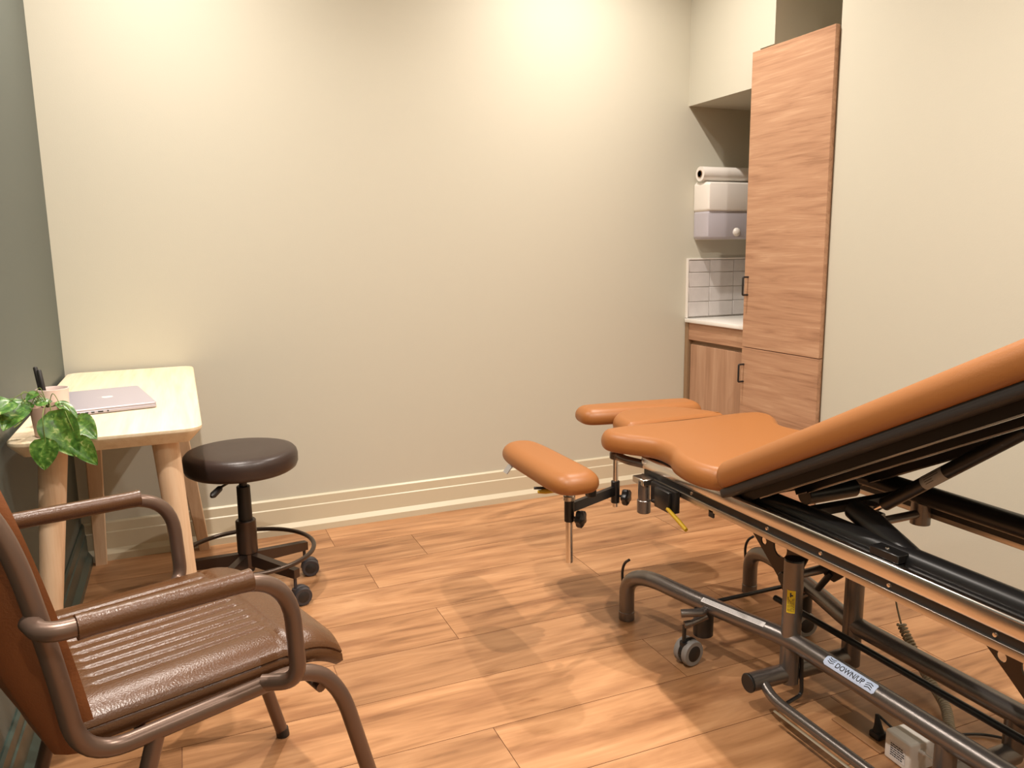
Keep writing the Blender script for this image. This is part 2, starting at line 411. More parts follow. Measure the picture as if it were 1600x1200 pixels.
bm = NB(); box(bm, (2.755, -.452, .06), (2.775, -.045, .690), .001, 1); finish(bm, 'door', M['sink'], t, False)
bm = NB(); box(bm, (2.752, -.500, .0), (2.775, -.455, .690), .001, 1); finish(bm, 'filler_panel', M['sink'], t, False)
bm = NB(); box(bm, (2.748, -.030, .0), (2.776, -.003, .797)); finish(bm, 'side_panel', M['cab_edge'], t, False)
bm = NB(); box(bm, (2.738, -.501, .798), (XN-.002, -.012, .817), .002, 2)
o = finish(bm, 'countertop', M['counter'], None); origin(o, (3.05, -.25, .798)); tag(o, 'white countertop on the vanity unit in the sink nook', 'countertop')
# tiles
t = thing('tiled_splashback', 'glossy grey tile splashback with white edge trim above the white countertop', 'splashback', (3.05, -.005, .818))
bm = NB(); box(bm, (2.757, -.006, .818), (XN-.001, -.0005, 1.106)); finish(bm, 'grout', M['grout'], t, False)
bm = NB(); rows = [.822, .897, .970, 1.043, 1.104]
for a, b_ in zip(rows, rows[1:]):
    x = 2.760
    for xe in (2.885, 3.032, 3.179, 3.326, XN-.002):
        box(bm, (x+.0015, -.0105, a+.0015), (xe-.0015, -.004, b_-.0015), .0015, 1); x = xe
finish(bm, 'tiles', M['tile'], t)
bm = NB(); box(bm, (2.748, -.013, .818), (2.757, -.0005, 1.113), .001, 1); box(bm, (2.757, -.013, 1.106), (XN-.001, -.0005, 1.113), .001, 1); finish(bm, 'edge_trim', M['white'], t, False)
# dispenser
t = thing('paper_towel_dispenser', 'white paper towel dispenser with translucent lower window on the nook wall', 'dispenser', (2.96, -.002, 1.21))
bm = NB(); cushion(bm, rrect(2.782, 1.332, 3.125, 1.480, .020), lambda x, y, z: V((x, -.003-z, y)), .112, .012, .002); finish(bm, 'cover', M['white'], t)
bm = NB(); cushion(bm, rrect(2.785, 1.205, 3.122, 1.345, .018), lambda x, y, z: V((x, -.003-z, y)), .106, .010, .002); finish(bm, 'window', M['frost'], t)
bm = NB(); box(bm, (2.795, -.014, 1.203), (3.112, -.001, 1.482), .004, 2); finish(bm, 'backplate', M['white'], t)
bm = NB(); lathe(bm, [(.0, .018), (.012, .016), (.020, .008), (.022, 0)], (2.962, -.106, 1.238), 24, (0, -1, 0)); finish(bm, 'knob', M['white'], t)
bm = NB(); lathe(bm, [(.0045, 0), (.0062, 0), (.0062, .0006), (.0045, .0006)], (2.962, -.1128, 1.347), 16, (0, -1, 0)); lathe(bm, [(.0045, 0), (.0062, 0), (.0062, .0006), (.0045, .0006)], (2.973, -.1128, 1.347), 16, (0, -1, 0)); finish(bm, 'emblem', M['greytag'], t)
t = thing('paper_roll', 'white couch paper roll lying on top of the towel dispenser', 'paper roll', (2.96, -.075, 1.483))
bm = NB(); lathe(bm, [(.0175, 0), (.0345, 0), (.0345, .36), (.0175, .36), (.0175, 0)], (2.772, -.062, 1.5155), 32, (1, 0, 0)); finish(bm, 'paper', M['white'], t)
bm = NB(); lathe(bm, [(.0140, -.003), (.0172, -.003), (.0172, .363), (.0140, .363), (.0140, -.003)], (2.772, -.062, 1.5155), 28, (1, 0, 0)); finish(bm, 'core', mat('roll_core', srgb(120, 92, 66), .7), t)

# ------------------------------------------------------------------ desk
t = thing('desk', 'pale ash wood desk with rounded corners and splayed legs against the dark green wall', 'desk', (.23, -.61, 0))
bm = NB(); O = rrect(.012, -1.213, .443, -.022, .045, 8)
def deskring(z, ins): return [bm.verts.new((min(max(p.x, .012+ins), .443-ins), min(max(p.y, -1.213+ins), -.022-ins), z)) for p in O]
c0 = V((.2275, -.6175)); rings = []
for z, ins in ((.698, .030), (.716, .012), (.728, .001), (.731, 0), (.737, 0), (.740, .003)):
    ring = []
    for i, p in enumerate(O):
        tt = (O[(i+1) % len(O)]-O[i-1]).normalized(); nn = V((-tt.y, tt.x)); ring.append(bm.verts.new((p.x+nn.x*ins, p.y+nn.y*ins, z)))
    rings.append(ring)
for A, B in zip(rings, rings[1:]):
    for j in range(len(O)): bm.faces.new((A[j], A[(j+1) % len(O)], B[(j+1) % len(O)], B[j]))
bm.faces.new(rings[0][::-1]); bm.faces.new(rings[-1]); finish(bm, 'tabletop', M['ash'], t)
def desk_leg(top, foot, fl):
    bm = NB(); top = V(top); foot = V(foot); n = 24; rings = []
    for s in range(9):
        q = s/8; c = top.lerp(foot, q); r = .033*(1-q)+.021*q
        ring = []
        for j in range(n):
            a = 2*PI*j/n; dx, dy = math.cos(a), math.sin(a)
            if dy*fl < -.35: dy = -.35*fl
            ring.append(bm.verts.new(c+V((dx*r, dy*r, 0))))
        rings.append(ring)
    for A, B in zip(rings, rings[1:]):
        for j in range(n): bm.faces.new((A[j], A[(j+1) % n], B[(j+1) % n], B[j]))
    bm.faces.new(rings[0]); bm.faces.new(rings[-1][::-1]); finish(bm, 'leg', M['ash_leg'], t)
desk_leg((.099, -1.125, .700), (.030, -1.165, 0), -1)
desk_leg((.352, -1.125, .700), (.395, -1.165, 0), -1)
desk_leg((.085, -.110, .700), (.060, -.060, 0), 1)
desk_leg((.352, -.110, .700), (.430, -.060, 0), 1)

# ------------------------------------------------------------------ laptop
LA = math.radians(10.5); LC = V((.196, -.742, .7402))
def lp(x, y, z): return V((LC.x+x*math.cos(LA)-y*math.sin(LA), LC.y+x*math.sin(LA)+y*math.cos(LA), LC.z+z))
t = thing('laptop', 'closed silver laptop lying on the pale wooden desk', 'laptop', LC)
bm = NB(); cushion(bm, rrect(-.108, -.172, .108, .172, .012), lambda x, y, z: lp(x, y, z+.001), .0100, .002, .004, 3); base_ = finish(bm, 'base', M['alu'], t)
bm = NB(); cushion(bm, rrect(-.108, -.172, .108, .172, .012), lambda x, y, z: lp(x, y, z+.0118), .0055, .003, .001, 3); lid = finish(bm, 'lid', M['alu'], t)
bm = NB()
for k, (x, w_) in enumerate(((-.092, .012), (-.070, .008), (-.055, .008), (-.036, .013), (-.018, .004))):
    p = [lp(x-w_/2, -.17215, .0045), lp(x+w_/2, -.17215, .0045), lp(x+w_/2, -.17215, .0085), lp(x-w_/2, -.17215, .0085)]
    q = [a+(lp(0, .0004, 0)-lp(0, 0, 0)) for a in p]
    a = [bm.verts.new(v) for v in p]; b_ = [bm.verts.new(v) for v in q]
    bm.faces.new(a); bm.faces.new(b_[::-1])
    for i in range(4): bm.faces.new((a[i], b_[i], b_[(i+1) % 4], a[(i+1) % 4]))
finish(bm, 'port', M['plug'], base_, False)
# fruit emblem with a bite and a leaf, turned as on the lid (top of fruit towards the hinge)
bm = NB(); pts = []
for i in range(40):
    a = 2*PI*i/40; r = .017*(1+.05*math.cos(2*a)); x, y = r*math.cos(a)*.92, r*math.sin(a)
    y -= .003*math.exp(-(x/.004)**2)*(1 if y > 0 else -.6)
    dx, dy = x-.0185, y-.002; dd = math.hypot(dx, dy)
    if dd < .0085: x, y = .0185+dx/dd*.0085, .002+dy/dd*.0085
    pts.append((x, y))
plate(bm, [pts], lambda x, y, z: lp(-y, x, .01745+z), .0002)
leafp = [(.001+.0055*s, .0195+.006*s+k*.0028*math.sin(PI*s)) for k, ss in ((1, [0, .25, .5, .75, 1]), (-1, [.75, .5, .25])) for s in ss]
plate(bm, [leafp], lambda x, y, z: lp(-y, x, .01745+z), .0002)
finish(bm, 'emblem', M['logo'], lid, False)

# ------------------------------------------------------------------ pen pot and pens
PC = V((.094, -1.000, .7402))
bm = NB(); lathe(bm, [(.030, 0), (.034, .003), (.037, .085), (.0385, .092), (.0365, .0925), (.034, .086), (.031, .010), (0, .008)], PC, 40)
o = finish(bm, 'pen_cup', M['potwhite'], None); origin(o, PC); tag(o, 'pale pink ceramic cup holding pens behind the potted plant', 'pen cup')
for k, (bx, by, tx, ty, tz, lab) in enumerate(((-.018, .006, -.033, .004, .150, 'black pen leaning left in the pale cup, taller of the two'), (-.010, -.012, -.024, -.004, .143, 'black pen leaning left in the pale cup, shorter of the two'))):
    a = PC+V((bx, by, .012)); b_ = PC+V((tx, ty, tz)); d = b_-a
    t = thing('pen', lab, 'pen', a, 'pens in the cup')
    bm = NB(); tube(bm, [a, a+d*.04, a+d*.55], [.0015, .0048, .0052], 12); finish(bm, 'barrel', M['black'], t)
    bm = NB(); tube(bm, [a+d*.551, a+d*.98, b_], [.0058, .0055, .0035], 12); finish(bm, 'cap', M['black'], t)

# ------------------------------------------------------------------ pothos
PP = V((.1025, -1.150, .7402))
t = thing('potted_plant', 'trailing variegated pothos in a blush pink pot at the desk edge', 'plant', PP)
bm = NB(); lathe(bm, [(.031, 0), (.034, .002), (.040, .070), (.0405, .074), (.0385, .074), (.037, .064)], PP, 40); finish(bm, 'pot', M['pot'], t)
bm = NB(); lathe(bm, [(.0, .067), (.020, .068), (.0372, .064)], PP, 24); finish(bm, 'soil', M['soil'], t)
def ray(px, py, yy):
    d = r3*((px-800)/FPX) - u3*((py-600)/FPX) + f2
    return CAM + d*((yy-CAM.y)/d.y)
def leaf(base, tip, wd, side, cup=.25, droop=.12):
    """heart-shaped blade from base to tip; side = approximate facing normal"""
    base = V(base); tip = V(tip); ax = tip-base; Ln = ax.length; ax = ax.normalized()
    nrm = (V(side)-ax*V(side).dot(ax)).normalized(); sd = ax.cross(nrm); bm = NB(); nu, nv = 14, 8; G = []
    for i in range(nu+1):
        s = i/nu; row = []
        prof = max(0, (math.sin(PI*min(1, s**.62))**.75))*(1-.15*s)
        back = -.13*Ln if s < .3 else 0
        for j in range(-nv, nv+1):
            q = j/nv; x = prof*wd/2*q
            y = s*Ln + (-.15*Ln*(abs(q)**1.3)*(1-s)**2.2)
            z = cup*abs(x)*.9 - droop*Ln*(s-.35)**2*1.2 - .012*wd*math.cos(q*9+s*7)*abs(q)
            row.append(bm.verts.new(base+ax*y+sd*x+nrm*z))
        G.append(row)
    for A, B in zip(G, G[1:]):
        for j in range(2*nv): bm.faces.new((A[j], A[j+1], B[j+1], B[j]))
    bmesh.ops.remove_doubles(bm, verts=bm.verts[:], dist=1e-5)
    fs = bm.faces[:]
    ex = bmesh.ops.extrude_face_region(bm, geom=fs)
    for g in ex['geom']:
        if isinstance(g, bmesh.types.BMVert): g.co -= nrm*.0005
    finish(bm, 'leaf', M['leaf'], t, True, 60)
S = [  # base px, tip px, depth of base and tip, width, facing
    ((82, 652), (121, 714), -1.215, -1.245, .090, (-.2, -1, .55)),
    ((119, 656), (151, 685), -1.185, -1.225, .060, (.1, -1, .6)),
    ((71, 690), (69, 735), -1.240, -1.250, .066, (-.2, -1, .2)),
    ((121, 688), (152, 727), -1.230, -1.250, .052, (-.3, -1, .5)),
    ((33, 630), (4, 672), -1.150, -1.215, .070, (-.1, -1, .5)),
    ((56, 614), (40, 626), -1.155, -1.170, .028, (-.3, -.7, .7)),
    ((57, 631), (82, 626), -1.160, -1.150, .040, (0, -.5, 1)),
    ((93, 630), (122, 652), -1.165, -1.200, .034, (.4, -.6, .8)),
    ((48, 634), (38, 652), -1.160, -1.180, .034, (-.6, -.7, .3)),
    ((14, 628), (-14, 650), -1.180, -1.220, .060, (-.2, -1, .6)),
]
for (b0, t0, y0, y1, wd, sd) in S: leaf(ray(*b0, y0), ray(*t0, y1), wd, sd)
top = PP+V((0, 0, .066)); bm = NB()
def stem(pts, r=.0009): tube(bm, catmull(pts, 6), r, 8)
for (b0, t0, y0, y1, wd, sd) in S:
    e = ray(*b0, y0); m_ = (top+e)/2+V((0, 0, .03 if e.z > .75 else .02)); rim = PP+V(((e.x-PP.x)*.5, -.030, .080))
    if e.z < .79: stem([top, rim, V(((e.x+rim.x)/2, min(e.y, -1.205), max(.748, (e.z+rim.z)/2+.02))), e])
    else: stem([top, m_, e])
stem([ray(40, 632, -1.17), ray(33, 618, -1.17), ray(42, 613, -1.16), top+V((-.01, 0, 0))])
stem([ray(38, 652, -1.18), ray(30, 662, -1.20), ray(22, 668, -1.205)], .0018)
finish(bm, 'stems', M['stem'], t)

# ------------------------------------------------------------------ castors
def castor(t, c, ang, R=.032, name='castor', stemtop=.10, hood=M['castor'], tyre=M['castor'], hub=M['castor_hub']):
    """twin-wheel castor: c = floor point under the wheel axle"""
    c = V((c[0], c[1], 0)); a = V((math.cos(ang), math.sin(ang), 0)); fwd = V((-a.y, a.x, 0)); ctr = c+V((0, 0, R))
    piv = c+fwd*.018
    bm = NB(); cyl(bm, piv+V((0, 0, R*1.1)), piv+V((0, 0, stemtop)), .0055, n=14); cyl(bm, piv+V((0, 0, R*1.0)), piv+V((0, 0, R*1.9)), .013, .012, 20)
    tube(bm, [ctr+fwd*(R*math.cos(x)*.9)+V((0, 0, R*math.sin(x)*.95)) for x in [PI*.12*i for i in range(8)]], .006, 10)
    root = finish(bm, name, hood, t)
    for s in (-1, 1):
        bm = NB(); lathe(bm, [(R*.70, 0), (R*.95, .0), (R, .003), (R, .014), (R*.93, .018), (R*.70, .018)], ctr+a*s*.006, 32, a*s); w_ = finish(bm, 'wheel', tyre, root)
        bm = NB(); lathe(bm, [(0, .0192), (R*.6, .0185), (R*.71, .016), (R*.71, .001), (0, .001)], ctr+a*s*.006, 28, a*s); finish(bm, 'hub', hub, root)

# ------------------------------------------------------------------ stool
SC = V((.565, -.565, 0))
t = thing('rolling_stool', 'round dark brown padded stool on five castors beside the desk', 'stool', SC)
bm = NB(); lathe(bm, [(0, .442), (.150, .442), (.168, .444), (.180, .452), (.186, .466), (.1865, .490), (.183, .504), (.174, .514), (.155, .5185), (.08, .520), (0, .5205)], SC, 72); finish(bm, 'seat', M['stool'], t)
bm = NB(); lathe(bm, [(.0, .428), (.075, .430), (.08, .4415), (0, .4415)], SC, 32); finish(bm, 'seat_plate', M['black'], t, True)
bm = NB(); cyl(bm, SC+V((0, 0, .385)), SC+V((0, 0, .430)), .0135); finish(bm, 'gas_piston', M['black'], t)
bm = NB(); cyl(bm, SC+V((0, 0, .262)), SC+V((0, 0, .388)), .0235, .0225, 28, .002); finish(bm, 'gas_column', M['black'], t)
bm = NB(); cyl(bm, SC+V((0, 0, .150)), SC+V((0, 0, .268)), .034, .034, 32, .003); cyl(bm, SC+V((0, 0, .098)), SC+V((0, 0, .151)), .030, .030, 24); finish(bm, 'hub_sleeve', M['stoolmetal'], t)
bm = NB(); lathe(bm, [(0, .078), (.018, .082), (.024, .099), (0, .099)], SC, 24); finish(bm, 'hub_cap', M['black'], t)
bm = NB(); tube(bm, [SC+V((-.02, -.04, .428)), SC+V((-.075, -.115, .424))], .004, 10)
tube(bm, [SC+V((-.072, -.112, .425)), SC+V((-.078, -.120, .422)), SC+V((-.10, -.150, .412)), SC+V((-.106, -.158, .409))], [.004, .010, .011, .005], 14); finish(bm, 'height_lever', M['black'], t)
bm = NB(); R = .222; tube(bm, [SC+V((R*math.cos(2*PI*i/64), R*math.sin(2*PI*i/64), .152)) for i in range(64)], .0078, 12, closed=True); finish(bm, 'foot_ring', M['stoolmetal'], t)
for k in range(5):
    a = math.radians(21+72*k); d = V((math.cos(a), math.sin(a), 0)); s = V((-d.y, d.x, 0)); bm = NB()
    A = []
    for rr_, zz, h in ((.026, .148, .042), (.222, .128, .030)):
        A.append([bm.verts.new(SC+d*rr_+s*x+V((0, 0, zz+z))) for x, z in ((-.0125, -h), (.0125, -h), (.0125, 0), (-.0125, 0))])
    for j in range(4): bm.faces.new((A[0][j], A[0][(j+1) % 4], A[1][(j+1) % 4], A[1][j]))
    bm.faces.new(A[0]); bm.faces.new(A[1][::-1]); finish(bm, 'base_arm', M['stoolmetal'], t, False)
for k, yaw in zip(range(5), (1.5, 1.9, 1.2, 2.0, 1.75)):
    a = math.radians(21+72*k); p = SC+V((math.cos(a), math.sin(a), 0))*.212
    f = V((-math.sin(yaw), math.cos(yaw), 0)); castor(t, p-f*.018, yaw, .031, stemtop=.105)

# ------------------------------------------------------------------ armchair
TH = math.radians(18.5); AO = V((.665, -1.69, 0))
def ac(a, b_, z): return V((AO.x+a*math.cos(TH)-b_*math.sin(TH), AO.y+a*math.sin(TH)+b_*math.cos(TH), z))
t = thing('armchair', 'brown leather armchair with bronze tube frame and ribbed seat beside the desk', 'armchair', ac(-.3, 0, 0))
for s in (-1, 1):
    b_ = .245*s; pr = [ac(-.640, b_*.97, .875), ac(-.597, b_, .80), ac(-.560, b_, .600), ac(-.540, b_, .437), ac(-.18, b_, .450), ac(-.118, b_, .390), ac(-.022, b_*1.02, .012)]
    bm = NB(); tube(bm, fillet(pr, [.08, .08, .065, .05, .06], 8), .0145, 18); finish(bm, 'side_frame', M['bronze'], t)
    bm = NB(); tube(bm, [ac(-.020, b_*1.02, .0), ac(-.0225, b_*1.02, .02)], .0155, 16); finish(bm, 'foot_cap', M['black'], t)
    bm = NB(); tube(bm, [ac(-.435, b_, .437), ac(-.575, b_*1.04, .0)], .0135, 16); finish(bm, 'rear_leg', M['bronze'], t)
    bb = .287*s
    ap = [ac(-.584, b_+.0*s, .672), ac(-.575, bb, .664), ac(-.40, bb, .661), ac(-.222, bb, .652), ac(-.214, bb, .455), ac(-.262, b_, .452)]
    bm = NB(); tube(bm, fillet(ap, [.035, .05, .085, .035], 9), .0140, 18); arm = finish(bm, 'arm_frame', M['bronze'], t)
    bm = NB(); a0, a1 = -.535, -.285
    pts = [ac(a0+(a1-a0)*i/24, bb, .6625-.0002*i) for i in range(25)]
    tube(bm, [ac(a0-.001, bb, .6625)]+pts+[ac(a1+.001, bb, .6577)], [.0145, .0185, .0178]+[.0172]*21+[.0178, .0185, .0145], 20); finish(bm, 'arm_wrap', M['leather'], arm)
bm = NB(); tube(bm, [ac(-.155, -.245, .400), ac(-.155, .245, .400)], .009, 12); finish(bm, 'cross_bar', M['bronze'], t); bm = NB(); tube(bm, [ac(-.44, -.245, .415), ac(-.44, .245, .415)], .009, 12); finish(bm, 'cross_bar', M['bronze'], t)
# seat pad with ribs: height field
def seat_z(a, b_):
    # a from -.53 (rear) to -.075 (front)
    z = .500+.004*math.cos(b_/.22*PI/2)
    fa = max(0, (a+.19)/.10); z -= .045*fa**2.2
    fb = max(0, (abs(b_)-.165)/.055); z -= .015*fb**2.5
    if -.50 < a < -.205 and abs(b_) < .165:
        e = min(1, (a+.50)/.012, (-.205-a)/.012, (.165-abs(b_))/.004)
        z -= .0038*abs(math.cos(b_/.030*PI))**10*e+.0004
    if abs(a+.200) < .004: z -= .0035
    return z
bm = NB(); na, nb = 60, 150; G = []
for i in range(na+1):
    a = -.535+(.535-.092)*i/na; row = []
    wd = .222*(1-.09*max(0, (a+.19)/.10)**2.5)
    for j in range(nb+1):
        b_ = wd*(2*j/nb-1); row.append(bm.verts.new(ac(a, b_, seat_z(a, b_*.222/wd))))
    G.append(row)
for A, B in zip(G, G[1:]):
    for j in range(nb): bm.faces.new((A[j], A[j+1], B[j+1], B[j]))
# sides and underside
edge = [G[0][j] for j in range(nb+1)]+[G[i][nb] for i in range(1, na+1)]+[G[na][j] for j in range(nb-1, -1, -1)]+[G[i][0] for i in range(na-1, 0, -1)]
prev = edge; cen = ac(-.3, 0, 0)
for dz, ins in ((.010, -.004), (.013, -.001), (.016, -.004), (.030, -.005), (.040, .004)):
    cur = []
    for v in edge:
        d = V((cen.x-v.co.x, cen.y-v.co.y, 0)).normalized(); z = max(v.co.z-dz, (.412 if dz < .04 else .406))
        cur.append(bm.verts.new((v.co.x+d.x*ins, v.co.y+d.y*ins, z)))
    for i in range(len(edge)): k = (i+1) % len(edge); bm.faces.new((prev[i], prev[k], cur[k], cur[i]))
    prev = cur
f = bm.faces.new(prev); bmesh.ops.triangulate(bm, faces=[f]); finish(bm, 'seat', M['leather'], t, True, 50)
# padded back shell: curved behind the uprights
bm = NB(); nz, nb = 26, 30; F = []; Bk = []
for i in range(nz+1):
    q = i/nz; z = .440+.450*q; row = []; rb = []
    wd = .222-.03*max(0, (q-.75)/.25)**2
    for j in range(nb+1):
        u = 2*j/nb-1; b_ = wd*u
        qq = (z-.445)/.355; base_a = -.512-.050*qq-.020*qq*qq
        a = base_a - .050*(1-u*u)*(0.35+.65*min(1, q*1.6))
        ed = (1-abs(u))*wd; zz = z-(.02*u*u if q > .95 else 0)
        row.append(bm.verts.new(ac(a+.004, b_, zz)))
        th = .050*min(1, (ed/.03+.25))*min(1, (1-q)*8+.3)*(1+.5*math.sin(PI*min(1, q*1.3)))
        rb.append(bm.verts.new(ac(a-th, b_, zz-.006*(q < .05))))
    F.append(row); Bk.append(rb)
for G_ in (F, Bk):
    for A, B in zip(G_, G_[1:]):
        for j in range(nb): bm.faces.new((A[j], A[j+1], B[j+1], B[j]))
for i in range(nz):
    for j in (0, nb): bm.faces.new((F[i][j], F[i+1][j], Bk[i+1][j], Bk[i][j]))
for i in (0, nz):
    for j in range(nb): bm.faces.new((F[i][j], F[i][j+1], Bk[i][j+1], Bk[i][j]))
finish(bm, 'backrest', M['leather_back'], t, True, 60)

# ------------------------------------------------------------------ treatment couch
X0 = 1.89
COUCH = t = thing('treatment_couch', 'tan upholstered adjustable treatment couch with gunmetal base in front of the right wall', 'treatment couch', (X0, -2.1, 0))
# base: long side tubes that arch down to splayed feet
for s in (-1, 1):
    x1 = X0-.100*s if s > 0 else X0+.110; xf = X0-.237*s if s > 0 else X0+.250
    pts = [(xf, -1.275, .004), (xf, -1.275, .174), (x1+(xf-x1)*.56, -1.584, .176), (x1, -1.85, .175), (x1, -2.57, .175), (x1+(xf-x1)*.6, -2.85, .176), (xf, -3.10, .174), (xf, -3.10, .004)]
    bm = NB(); tube(bm, fillet(pts, [.165, .12, .05, .1, .1, .165], 12), .024, 24); finish(bm, 'base_tube', M['gun'], t)
    for yy in (-1.275, -3.10):
        bm = NB(); cyl(bm, (xf, yy, 0), (xf, yy, .030), .0252, .0252, 24, .002); finish(bm, 'rubber_foot', M['gun'], t)
    bm = NB(); tube(bm, fillet([(xf, -1.249, .110), (xf, -1.244, .150), (xf, -1.258, .183), (xf+.004, -1.280, .200)], .02), .0045, 8); finish(bm, 'cable_clip', M['blackpaint'], t)
    hgt = .390
    bm = NB(); cyl(bm, (x1, -1.85, .060), (x1, -1.85, hgt), .0245, n=28); po = finish(bm, 'post', M['gun'], t)
    bm = NB(); cyl(bm, (x1, -1.85, hgt), (x1, -1.85, hgt+.004), .0245, .0235, 28); finish(bm, 'post_cap', M['blackpaint'], po)
    if s > 0:
        # yellow warning label bent round the post
        bm = NB(); axd = V((0, 0, 1)); upv = V((-.78, -.62, 0))
        patch(bm, (x1, -1.85, .258), axd, upv, .0249, -.42, .42, .060); yl = finish(bm, 'warning_label', M['ylabel'], po); yl['label'] = 'yellow warning label'
        bm = NB(); rr = random.Random(5)
        for k in range(5):
            a = -.30+.14*k; z = .262
            while z < .292:
                ln = rr.uniform(.003, .010); patch(bm, (x1, -1.85, z), axd, upv, .0251, a, a+.055, ln, 1); z += ln+.0015
        patch(bm, (x1, -1.85, .300), axd, upv, .0251, -.12, .02, .012, 1); patch(bm, (x1, -1.85, .303), axd, upv, .0251, -.05, .18, .004, 1)
        finish(bm, 'print', M['ink'], yl, False)
    castor(t, (X0-.218 if s > 0 else X0+.200, -1.580), 1.75 if s > 0 else 1.4, .037, 'castor', .12, M['blackpaint'], M['greytyre'], M['castor_hub'])
    cx_ = X0-.178 if s > 0 else X0+.183
    bm = NB(); cyl(bm, (cx_, -1.592, .084), (cx_, -1.592, .160), .028, n=28, bevel=.002); finish(bm, 'castor_housing', M['blackpaint'], t)
    bm = NB(); tube(bm, [(cx_+.01, -1.600, .168), (cx_-.030, -1.625, .172), (cx_-.032, -1.626, .172), (cx_-.082, -1.600, .168)], [.008, .012, .0115, .0115], 14); tube(bm, [(cx_-.005, -1.61, .150), (cx_-.045, -1.605, .135), (cx_-.068, -1.598, .130)], [.012, .009, .011], 12); finish(bm, 'brake_pedal', M['gun'], t)
XA, XB = X0-.100, X0+.110
# long white label on the near base tube and the blue DOWN/UP label
pA = V((1.7116, -1.584, .176)); pB = V((XA, -1.85, .175)); ax = (pB-pA).normalized(); upv = V((-.55, -.25, .80)); upv = (upv-ax*upv.dot(ax)).normalized()
bm = NB(); patch(bm, pA+ax*.010, ax, upv, .0245, -.30, .30, .200); wl = finish(bm, 'notice_label', M['wlabel'], t); wl['label'] = 'long white notice label'
bm = NB(); rr = random.Random(9)
for k in range(4):
    a = -.22+.12*k; z = .014
    while z < .200:
        ln = rr.uniform(.002, .008); patch(bm, pA, ax, upv, .0247, a, a+.035, ln, 1, z); z += ln+.0012
finish(bm, 'print', M['ink'], wl, False)
ax = V((0, -1, 0)); upv = V((-.62, 0, .78)).normalized(); c0 = V((XA, -1.983, .175))
bm = NB()
lab = rrect(0, -.0135, .150, .0135, .004, 3)
def wrap(u, v, r): 
    a = v/.0245; sdv = ax.cross(upv); return c0+ax*u+(upv*math.cos(a)+sdv*math.sin(a))*r
rows_ = 10; cols_ = 30; G = []
for i in range(cols_+1):
    u = .150*i/cols_; inset = 0
    if u < .004: inset = .004-math.sqrt(max(0, .004**2-(.004-u)**2))
    if u > .146: inset = .004-math.sqrt(max(0, .004**2-(u-.146)**2))
    G.append([bm.verts.new(wrap(u, (-.0135+inset)+(.027-2*inset)*j/rows_, .0246)) for j in range(rows_+1)])
for A, B in zip(G, G[1:]):
    for j in range(rows_): bm.faces.new((A[j], A[j+1], B[j+1], B[j]))
dl = finish(bm, 'direction_label', M['blabel'], t); dl['label'] = 'pale blue label reading DOWN/UP'
sgn = 1 if (wrap(0, .01, .02)-wrap(0, 0, .02)).z+(-(wrap(0, .01, .02)-wrap(0, 0, .02)).x*-1)*0 > 0 else -1
bm = text_bm('DOWN/UP', .0185); xs = [v.co.x for v in bm.verts]; W_ = max(xs)-min(xs); sx = .082/W_; ys = [v.co.y for v in bm.verts]; ym = (max(ys)+min(ys))/2
bmesh.ops.triangulate(bm, faces=bm.faces[:])
for k in range(-8, 14): bmesh.ops.bisect_plane(bm, geom=bm.verts[:]+bm.edges[:]+bm.faces[:], plane_co=(0, .0012*k, 0), plane_no=(0, 1, 0))
# v axis: find which way is "up" for a reader on the window side of the tube (towards the far side of the couch)
upsign = 1 if (wrap(0, .01, .0246)-wrap(0, -.01, .0246)).x > 0 else -1
for v in bm.verts: v.co = wrap(.034+(v.co.x-min(xs))*sx, upsign*(v.co.y-ym), .0248)
def chevron(bm, u, v, dirn):
    for k in range(3):
        vv = v+(k-1)*.0052
        for sd in (-1, 1):
            p = [(u, vv), (u+sd*.0095, vv+dirn*.0032), (u+sd*.0095, vv+dirn*.0032+.0022), (u, vv+.0022)]
            bm.faces.new([bm.verts.new(wrap(a, upsign*b_, .0248)) for a, b_ in p])
chevron(bm, .0185, 0, 1); chevron(bm, .131, 0, -1)
finish(bm, 'print', M['ink'], dl, False)
# pedal cross bars and the foot bar
for yy in (-1.845, -2.300):
    bm = NB(); cyl(bm, (1.668, yy, .082), (XB, yy, .082), .0235, n=28); cr = finish(bm, 'cross_tube', M['gun'], t)
    bm = NB(); cyl(bm, (1.661, yy, .082), (1.669, yy, .082), .0245, n=28, bevel=.002); finish(bm, 'end_cap', M['blackpaint'], cr)
    if yy < -2:
        for xx in (XA, XB): bm = NB(); cyl(bm, (xx, yy, .082), (xx, yy, .175), .022, n=24); finish(bm, 'strut', M['gun'], t)
bm = NB(); tube(bm, fillet([(1.703, -1.855, .080), (1.692, -1.905, .064), (1.692, -2.250, .064), (1.700, -2.290, .080)], .04), .0130, 16); finish(bm, 'foot_bar', M['gun'], t)
bm = NB(); box(bm, (1.674, -2.25, .046), (1.682, -1.925, .050), .002, 1); finish(bm, 'foot_bar_strip', M['cable'], t)
bm = NB(); tube(bm, [(1.87, -1.70, .210), (1.87, -2.60, .210)], .0085, 12); R1 = finish(bm, 'brake_rod', M['blackpaint'], t); bm = NB(); tube(bm, [(1.712, -1.585, .172), (2.075, -1.585, .172)], .006, 12); finish(bm, 'brake_rod', M['blackpaint'], t)
bm = NB(); tube(bm, fillet([(XA+.022, -1.868, .14), (XA+.022, -1.875, .030), (XA-.035, -1.885, .026)], .015), .005, 8); finish(bm, 'cable_loop', M['blackpaint'], t)
